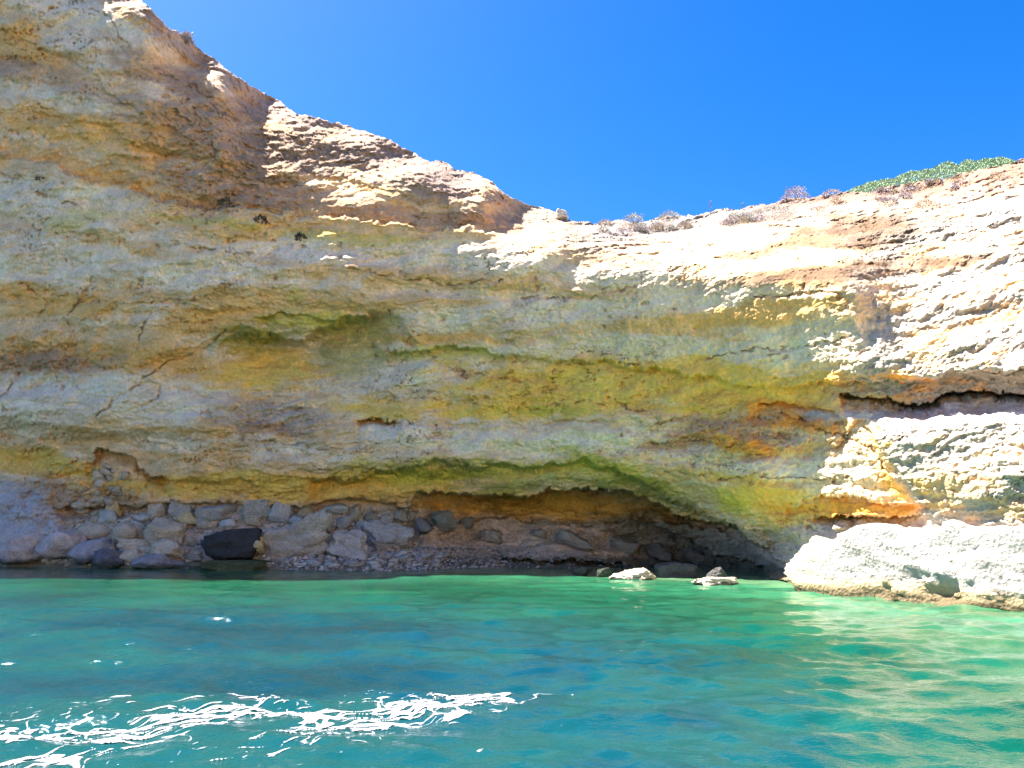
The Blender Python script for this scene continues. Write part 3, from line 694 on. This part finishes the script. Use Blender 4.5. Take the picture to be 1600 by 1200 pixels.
# the white block in the sun at the right
def white_block():
    V, F, n = rock_shape(6, 4242, planes=16, p=18, rough=.03, boxy=1)
    L, Dp, H = 6.0, 1.9, 2.25
    u, v, w = V[:, 0], V[:, 1], V[:, 2]
    X = np.stack([u * L, v * Dp, w * H], 1)
    # top falls away towards the inner end and is lumpy
    X[:, 2] -= np.where(w > 0, w, 0) * (.15 * sstep(-.3, -1.0, u) * 2.0)
    X[:, 2] += np.where(w > 0, w, 0) * .45 * perlin(u * 4.2, v * 1.5, 0 * u, 401)
    ang = math.radians(-57)
    ca, sa = math.cos(ang), math.sin(ang)
    Wp = np.stack([X[:, 0] * ca - X[:, 1] * sa, X[:, 0] * sa + X[:, 1] * ca, X[:, 2]], 1)
    pos = np.array([13.5, 23.0, -0.08])
    G = Wp + pos
    N = Wp / np.linalg.norm(Wp, axis=1)[:, None]
    bl = np.abs(perlin(G[:, 0] * .9, G[:, 1] * .9, G[:, 2] * 1.1, 411)) + .6 * np.abs(perlin(G[:, 0] * 1.9, G[:, 1] * 1.9, G[:, 2] * 2.2, 412)) + .35 * np.abs(perlin(G[:, 0] * 4, G[:, 1] * 4, G[:, 2] * 4.5, 413)) + .2 * np.abs(perlin(G[:, 0] * 8, G[:, 1] * 8, G[:, 2] * 8, 414))
    bl2 = np.abs(perlin(G[:, 0] * 6, G[:, 1] * 6, G[:, 2] * 7, 416)) + .6 * np.abs(perlin(G[:, 0] * 12, G[:, 1] * 12, G[:, 2] * 13, 417))
    Wp = Wp + N * (.26 * (bl - .45) - .07 * (bl2 - .3) + .22 * terrace0(fbm(G[:, 0] * .5, G[:, 1] * .5, G[:, 2] * 1.3, 3, 418), 3.) + .12 * fbm(G[:, 0] * .5, G[:, 1] * .5, G[:, 2] * .8, 3, 415))[:, None]
    G = Wp + pos
    colr = np.ones((len(V), 3)) * np.array([.40, .365, .325]) * (1 + .16 * n)[:, None]
    cre = sstep(-.62, -.85, u + .1 * n)[:, None] * .8
    colr = colr * (1 - cre) + np.array([.60, .50, .31]) * cre
    z_ = G[:, 2] + .18 * n
    m = ((1 - sstep(.3, .6, z_)) * .8)[:, None]; colr = colr * (1 - m) + np.array([.42, .31, .15]) * m
    m = ((1 - sstep(.08, .3, z_)) * .85)[:, None]; colr = colr * (1 - m) + np.array([.10, .075, .04]) * m
    o = mesh_tris('limestone_block', Wp, F, M_ROCK, smooth=True, col=np.clip(colr, .01, .8))
    o.location = pos
    tag(o, 'huge white pitted limestone block in full sun at the water, right edge', 'rock')
white_block()

# pebbles on the little beach
def pebbles():
    r = np.random.default_rng(77)
    d, F = ico(1)
    VV, FF, CC = [], [], []
    nv = 0
    for k in range(2600):
        px_ = r.uniform(440, 800) if r.random() < .75 else r.uniform(600, 1000)
        rw = r.uniform(848, 892)
        lo = np.interp(px_, [440, 620, 760, 1000], [872, 856, 852, 884])
        if rw < lo: continue
        Y = surf_y(px_, rw)
        s = r.uniform(.03, .11) * (1.0 + (r.random() < .08) * .8)
        V = d * (1 + .18 * r.normal(size=(len(d), 1))) * np.array([1, .9, .6]) * s
        a = r.uniform(0, 6.28); ca, sa = math.cos(a), math.sin(a)
        V = np.stack([V[:, 0] * ca - V[:, 1] * sa, V[:, 0] * sa + V[:, 1] * ca, V[:, 2]], 1) + at(px_, rw, Y - .05)
        VV.append(V); FF.append(F + nv); nv += len(d)
        CC.append(np.ones((len(d), 3)) * np.array([.44, .38, .36]) * r.uniform(.55, 1.35))
    o = mesh_tris('pebbles', np.concatenate(VV), np.concatenate(FF), M_ROCK, smooth=False, col=np.clip(np.concatenate(CC), .02, .75))
    tag(o, 'grey pebbles covering the small beach before the cave', 'pebbles', kind='stuff')
pebbles()
for k in range(30):
    px_ = rr.uniform(465, 700); rw = rr.uniform(864, 886)
    w = rr.uniform(9, 20)
    R('beach_stone', px_, rw, w, w * rr.uniform(.4, .6), np.array([.46, .41, .37]) * rr.uniform(.8, 1.2), 'larger flat grey stone among the pebbles of the small beach', 'larger stones on the beach', rr.uniform(-.2, .2), 2)

# ------------------------------------------------------------------ foam
def foam():
    path = [(-120, 1172), (0, 1166), (90, 1164), (170, 1158), (240, 1140), (300, 1122), (350, 1114), (400, 1122), (460, 1132), (530, 1126), (600, 1120), (660, 1108), (710, 1098), (760, 1096), (820, 1096), (880, 1092)]
    a, e = bearing([p[0] for p in path], [p[1] for p in path])
    py = -CAM_H / e; pxw = a * py
    gx = np.arange(-6.6, 1.4, .008); gy = np.arange(6.4, 10.2, .015)
    X, Y = np.meshgrid(gx, gy)
    wx = X + .16 * fbm(X * 1.2, Y * 1.2, 0 * X, 3, 501); wy = Y + .30 * fbm(X * 1.0, Y * 1.0, 0 * X + 3, 3, 502)
    yc = np.interp(wx, pxw, py)
    d = (wy - yc)
    half = np.interp(wx, [-6.5, -4, -1.5, -.5, .1, .6], [.95, 1.0, .9, .7, .3, .05])
    core = np.exp(-(d / half) ** 2); tight = np.exp(-(d / (half * .45)) ** 2)
    sh = wy * 1.25 - wx * .55
    net = np.abs(fbm(wx * 2.3, sh * 2.6, 0 * X, 2, 511, .35)); net2 = np.abs(perlin(wx * 3.9, sh * 4.6, 0 * X, 512))
    dots = perlin(wx * 3.2, sh * 6.5, 0 * X, 514)
    f = np.maximum(core * .11 + tight * .035 - net, core * .07 + tight * .035 - net2 * .7) - .05 * sstep(.1, .5, perlin(wx * 7, sh * 9, 0 * X, 518))
    f = np.maximum(f, (dots - .78 + .44 * np.exp(-(d / (half * 1.5)) ** 2)) * .3)
    f = f - .16 * sstep(.25, .6, perlin(wx * .9, sh * 1.1, 0 * X, 516)) - .10 * sstep(-.2, .6, X)
    H = water_height(X, Y) + .004 + np.clip(f, 0, .06) * .2
    k = f > -.018
    keep = k[:-1, :-1] & k[1:, :-1] & k[:-1, 1:] & k[1:, 1:]
    m, nt, b = new_mat('sea_foam')
    b.inputs['Base Color'].default_value = (.30, .315, .35, 1); b.inputs['Roughness'].default_value = .8
    n_, l_ = nt.nodes, nt.links
    fa = n_.new('ShaderNodeAttribute'); fa.attribute_name = 'thickness'
    tc = n_.new('ShaderNodeTexCoord'); vo = n_.new('ShaderNodeTexVoronoi'); vo.inputs['Scale'].default_value = 26
    l_.new(tc.outputs['Object'], vo.inputs['Vector'])
    ma = n_.new('ShaderNodeMath'); ma.operation = 'MULTIPLY_ADD'; ma.inputs[1].default_value = -.35
    l_.new(vo.outputs['Distance'], ma.inputs[0]); l_.new(fa.outputs['Fac'], ma.inputs[2])
    mr = n_.new('ShaderNodeMapRange'); mr.inputs['From Min'].default_value = .05; mr.inputs['From Max'].default_value = .55
    l_.new(ma.outputs[0], mr.inputs['Value']); l_.new(mr.outputs[0], b.inputs['Alpha'])
    th = np.repeat(np.clip((f + .018) / .06, 0, 1)[..., None], 3, -1)
    o = mesh_grid('sea_foam', np.stack([X, Y, H], -1), m, {'thickness': th}, keep=keep)
    tag(o, 'white streaks of foam floating on the near water', 'foam', kind='stuff')
foam()

# ------------------------------------------------------------------ plants on the rim
def leaf_mat(name, colr, rough=.7):
    m, nt, b = new_mat(name)
    n, l = nt.nodes, nt.links
    tc = n.new('ShaderNodeTexCoord'); nn = n.new('ShaderNodeTexNoise'); nn.inputs['Scale'].default_value = 6
    l.new(tc.outputs['Object'], nn.inputs['Vector'])
    rp = n.new('ShaderNodeMix'); rp.data_type = 'RGBA'
    rp.inputs['A'].default_value = (*[v * .6 for v in colr], 1); rp.inputs['B'].default_value = (*[min(1, v * 1.4) for v in colr], 1)
    l.new(nn.outputs['Fac'], rp.inputs['Factor']); l.new(rp.outputs['Result'], b.inputs['Base Color'])
    b.inputs['Roughness'].default_value = rough
    return m
M_GREY = leaf_mat('silver_leaf', (.36, .36, .31)); M_LILAC = leaf_mat('lilac_grey_leaf', (.36, .31, .33)); M_DRY = leaf_mat('dry_straw', (.42, .33, .22))
M_GREEN = leaf_mat('ice_plant_leaf', (.25, .34, .19), .7); M_STEM = leaf_mat('stem', (.16, .11, .07)); M_DARK = leaf_mat('dark_twig', (.07, .05, .03))

def leaves(points, dirs, L, W, r):
    """one narrow quad leaf per point"""
    n = len(points)
    side = np.cross(dirs, r.normal(size=(n, 3))); side /= np.linalg.norm(side, axis=1)[:, None] + 1e-9
    L = L * r.uniform(.6, 1.3, n)[:, None]; W = W * r.uniform(.6, 1.3, n)[:, None]
    V = np.stack([points - side * W * .3, points + dirs * L * .5 - side * W, points + dirs * L, points + dirs * L * .5 + side * W], 1).reshape(-1, 3)
    return V, np.arange(n * 4).reshape(-1, 4)

def tubes(segs, r0):
    VV, FF = [], []; nv = 0
    for a, b in segs:
        a = np.array(a, float); b = np.array(b, float); d = b - a; d /= np.linalg.norm(d) + 1e-9
        s = np.cross(d, [.3, .9, .1]); s /= np.linalg.norm(s); t = np.cross(d, s)
        for q, rad in ((a, r0), (b, r0 * .6)):
            for k in range(4): VV.append(q + rad * (math.cos(k * 1.571) * s + math.sin(k * 1.571) * t))
        for k in range(4): FF.append((nv + k, nv + (k + 1) % 4, nv + 4 + (k + 1) % 4, nv + 4 + k))
        nv += 8
    return np.array(VV), np.array(FF)

def shrub(px, row, w, h, mat, label, group=None, Y=None, n=420, leaf=.075, name='shrub', cat='shrub'):
    r = np.random.default_rng(int(px * 3 + row))
    if Y is None: Y = surf_y(px, row)
    s = Y / FOC
    base = at(px, row, Y)
    root = bpy.data.objects.new(name, None); COL.objects.link(root); root.location = base
    tag(root, label, cat, group)
    W, H = w * s / 2, h * s
    n = int(n * 1.7)
    d = r.normal(size=(n, 3)); d[:, 2] = np.abs(d[:, 2]); d /= np.linalg.norm(d, axis=1)[:, None]
    lob = 1 + .35 * perlin(d[:, 0] * 2.2, d[:, 1] * 2.2, d[:, 2] * 2.2, int(px) % 50)
    rad = r.uniform(.45, 1, n) ** .6 * lob
    pts = d * rad[:, None] * np.array([W, W * .8, H])
    dr = d + r.normal(size=(n, 3)) * .45 + np.array([0, 0, .3]); dr /= np.linalg.norm(dr, axis=1)[:, None]
    V, F = leaves(pts, dr, leaf, leaf * .22, r)
    mesh_tris('foliage', V, F, mat, parent=root)
    segs = [((0, 0, -.1), tuple(d[i] * .7 * np.array([W, W * .8, H]))) for i in range(14)]
    V, F = tubes(segs, .012)
    mesh_tris('stem', V, F, M_STEM, parent=root)
    return root

shrub(1243, 311, 46, 20, M_LILAC, 'domed silvery-lilac shrub standing alone on the right skyline', n=900)
shrub(290, 66, 24, 18, M_LILAC, 'feathery lilac-grey shrub on the steep left skyline', n=500, leaf=.14)
shrub(990, 346, 34, 13, M_GREY, 'small rounded grey shrub on the skyline right of the saddle', n=500)
shrub(1046, 342, 40, 12, M_GREY, 'low wide grey shrub on the skyline between the saddle and the thin stalk', n=500)
shrub(945, 352, 26, 9, M_DRY, 'pale dry tuft at the lowest dip of the skyline', n=300)
shrub(1300, 305, 34, 8, M_DRY, 'thin pale dry tuft right of the domed lilac shrub', n=260)
shrub(1445, 323, 34, 11, M_DRY, 'straw-coloured tuft on the sunny slope under the green mat', n=300)
shrub(1205, 340, 90, 16, M_GREY, 'broad grey-green scrub patch on the slope below the domed lilac shrub', n=900)
shrub(1390, 318, 30, 10, M_LILAC, 'brownish-lilac tuft on the slope left of the straw-coloured tuft', n=300)
sr = np.random.default_rng(91)
ORD = ['first', 'second', 'third', 'fourth', 'fifth', 'sixth', 'seventh', 'eighth', 'ninth', 'tenth', 'eleventh', 'twelfth', 'thirteenth', 'fourteenth', 'fifteenth', 'sixteenth', 'seventeenth', 'eighteenth', 'nineteenth', 'twentieth',
       'twenty-first', 'twenty-second', 'twenty-third', 'twenty-fourth', 'twenty-fifth', 'twenty-sixth']
spots_rim = sorted(sr.uniform(925, 1190, 26)); spots_slope = sorted(sr.uniform(1250, 1560, 16))
for k in range(26):
    px_ = spots_rim[k]; rw = np.interp(px_, [900, 1000, 1200], [354, 352, 334]) + sr.uniform(2, 14)
    shrub(px_, rw, sr.uniform(18, 40), sr.uniform(6, 10), [M_GREY, M_LILAC, M_DRY][k % 3], ORD[k] + ' low scrub tuft from the saddle, counting right along the sunny rim', 'scrub tufts along the rim', n=220)
for k in range(16):
    px_ = spots_slope[k]; rw = np.interp(px_, [1250, 1600], [316, 258]) + sr.uniform(3, 22)
    shrub(px_, rw, sr.uniform(12, 30), sr.uniform(4, 8), [M_LILAC, M_DRY][k % 2], ORD[k] + ' low dry tuft from the left on the slope under the green mat', 'dry tufts on the right slope', n=150)

def stalk(px, row, h, label):
    Y = surf_y(px, row); s = Y / FOC
    r = np.random.default_rng(int(px))
    H = h * s
    segs = [((0, 0, -.1), (.02, 0, H))] + [((.01, 0, H * t), (.01 + sg * .12 * H, r.normal() * .05, H * (t + .12))) for t, sg in ((.4, 1), (.52, -1), (.64, 1), (.74, -1), (.84, 1))]
    V, F = tubes(segs, .018)
    o = mesh_tris('dry_stalk', V, F, M_STEM); o.location = at(px, row, Y)
    tag(o, label, 'plant')
stalk(1110, 334, 24, 'tall thin branched dry stalk on the skyline')
stalk(1160, 328, 13, 'short thin dry stalk on the skyline left of the lilac shrub')
for px_, rw, w, lab in ((352, 322, 22, 'dark dry twiggy plant hanging at the brown ledge'), (470, 374, 14, 'tiny dark plant on the pale wall below the brown ledge'), (68, 282, 16, 'small dark twig tuft on the pale rock at far left'), (408, 349, 20, 'green-brown tuft on the wall under the brown ledge')):
    shrub(px_, rw, w, w * .6, M_DARK, lab, n=70, leaf=.2, name='dry_plant', cat='plant')

def ice_plant():
    r = np.random.default_rng(66)
    n = 13000
    px_ = r.uniform(1305, 1592, n)
    t = (px_ - 1305) / 287
    prof_ = np.sin(np.clip(t, 0, 1) ** 1.15 * math.pi) ** .6
    up = r.uniform(0, 1, n) ** .7
    rimrow = np.interp(px_, [1305, 1400, 1500, 1560, 1600], [304, 291, 271, 257, 249])
    rw = rimrow + 11 - up * (24 * prof_ + 5) * (1 + .25 * perlin(px_ * .05, 0 * px_, 0 * px_, 71))
    j = np.clip(np.searchsorted(cols, px_), 0, len(cols) - 1)
    Y = YS[-1, j] + .2 + up * 1.6 + r.uniform(0, .3, n)
    pts = at(px_, rw, Y)
    d = r.normal(size=(n, 3)); d[:, 2] = np.abs(d[:, 2]) + .4; d /= np.linalg.norm(d, axis=1)[:, None]
    V, F = leaves(pts, d, .10, .028, r)
    o = mesh_tris('ice_plant', V, F, M_GREEN)
    tag(o, 'green mat of creeping plants along the right skyline', 'ground cover', kind='stuff')
ice_plant()
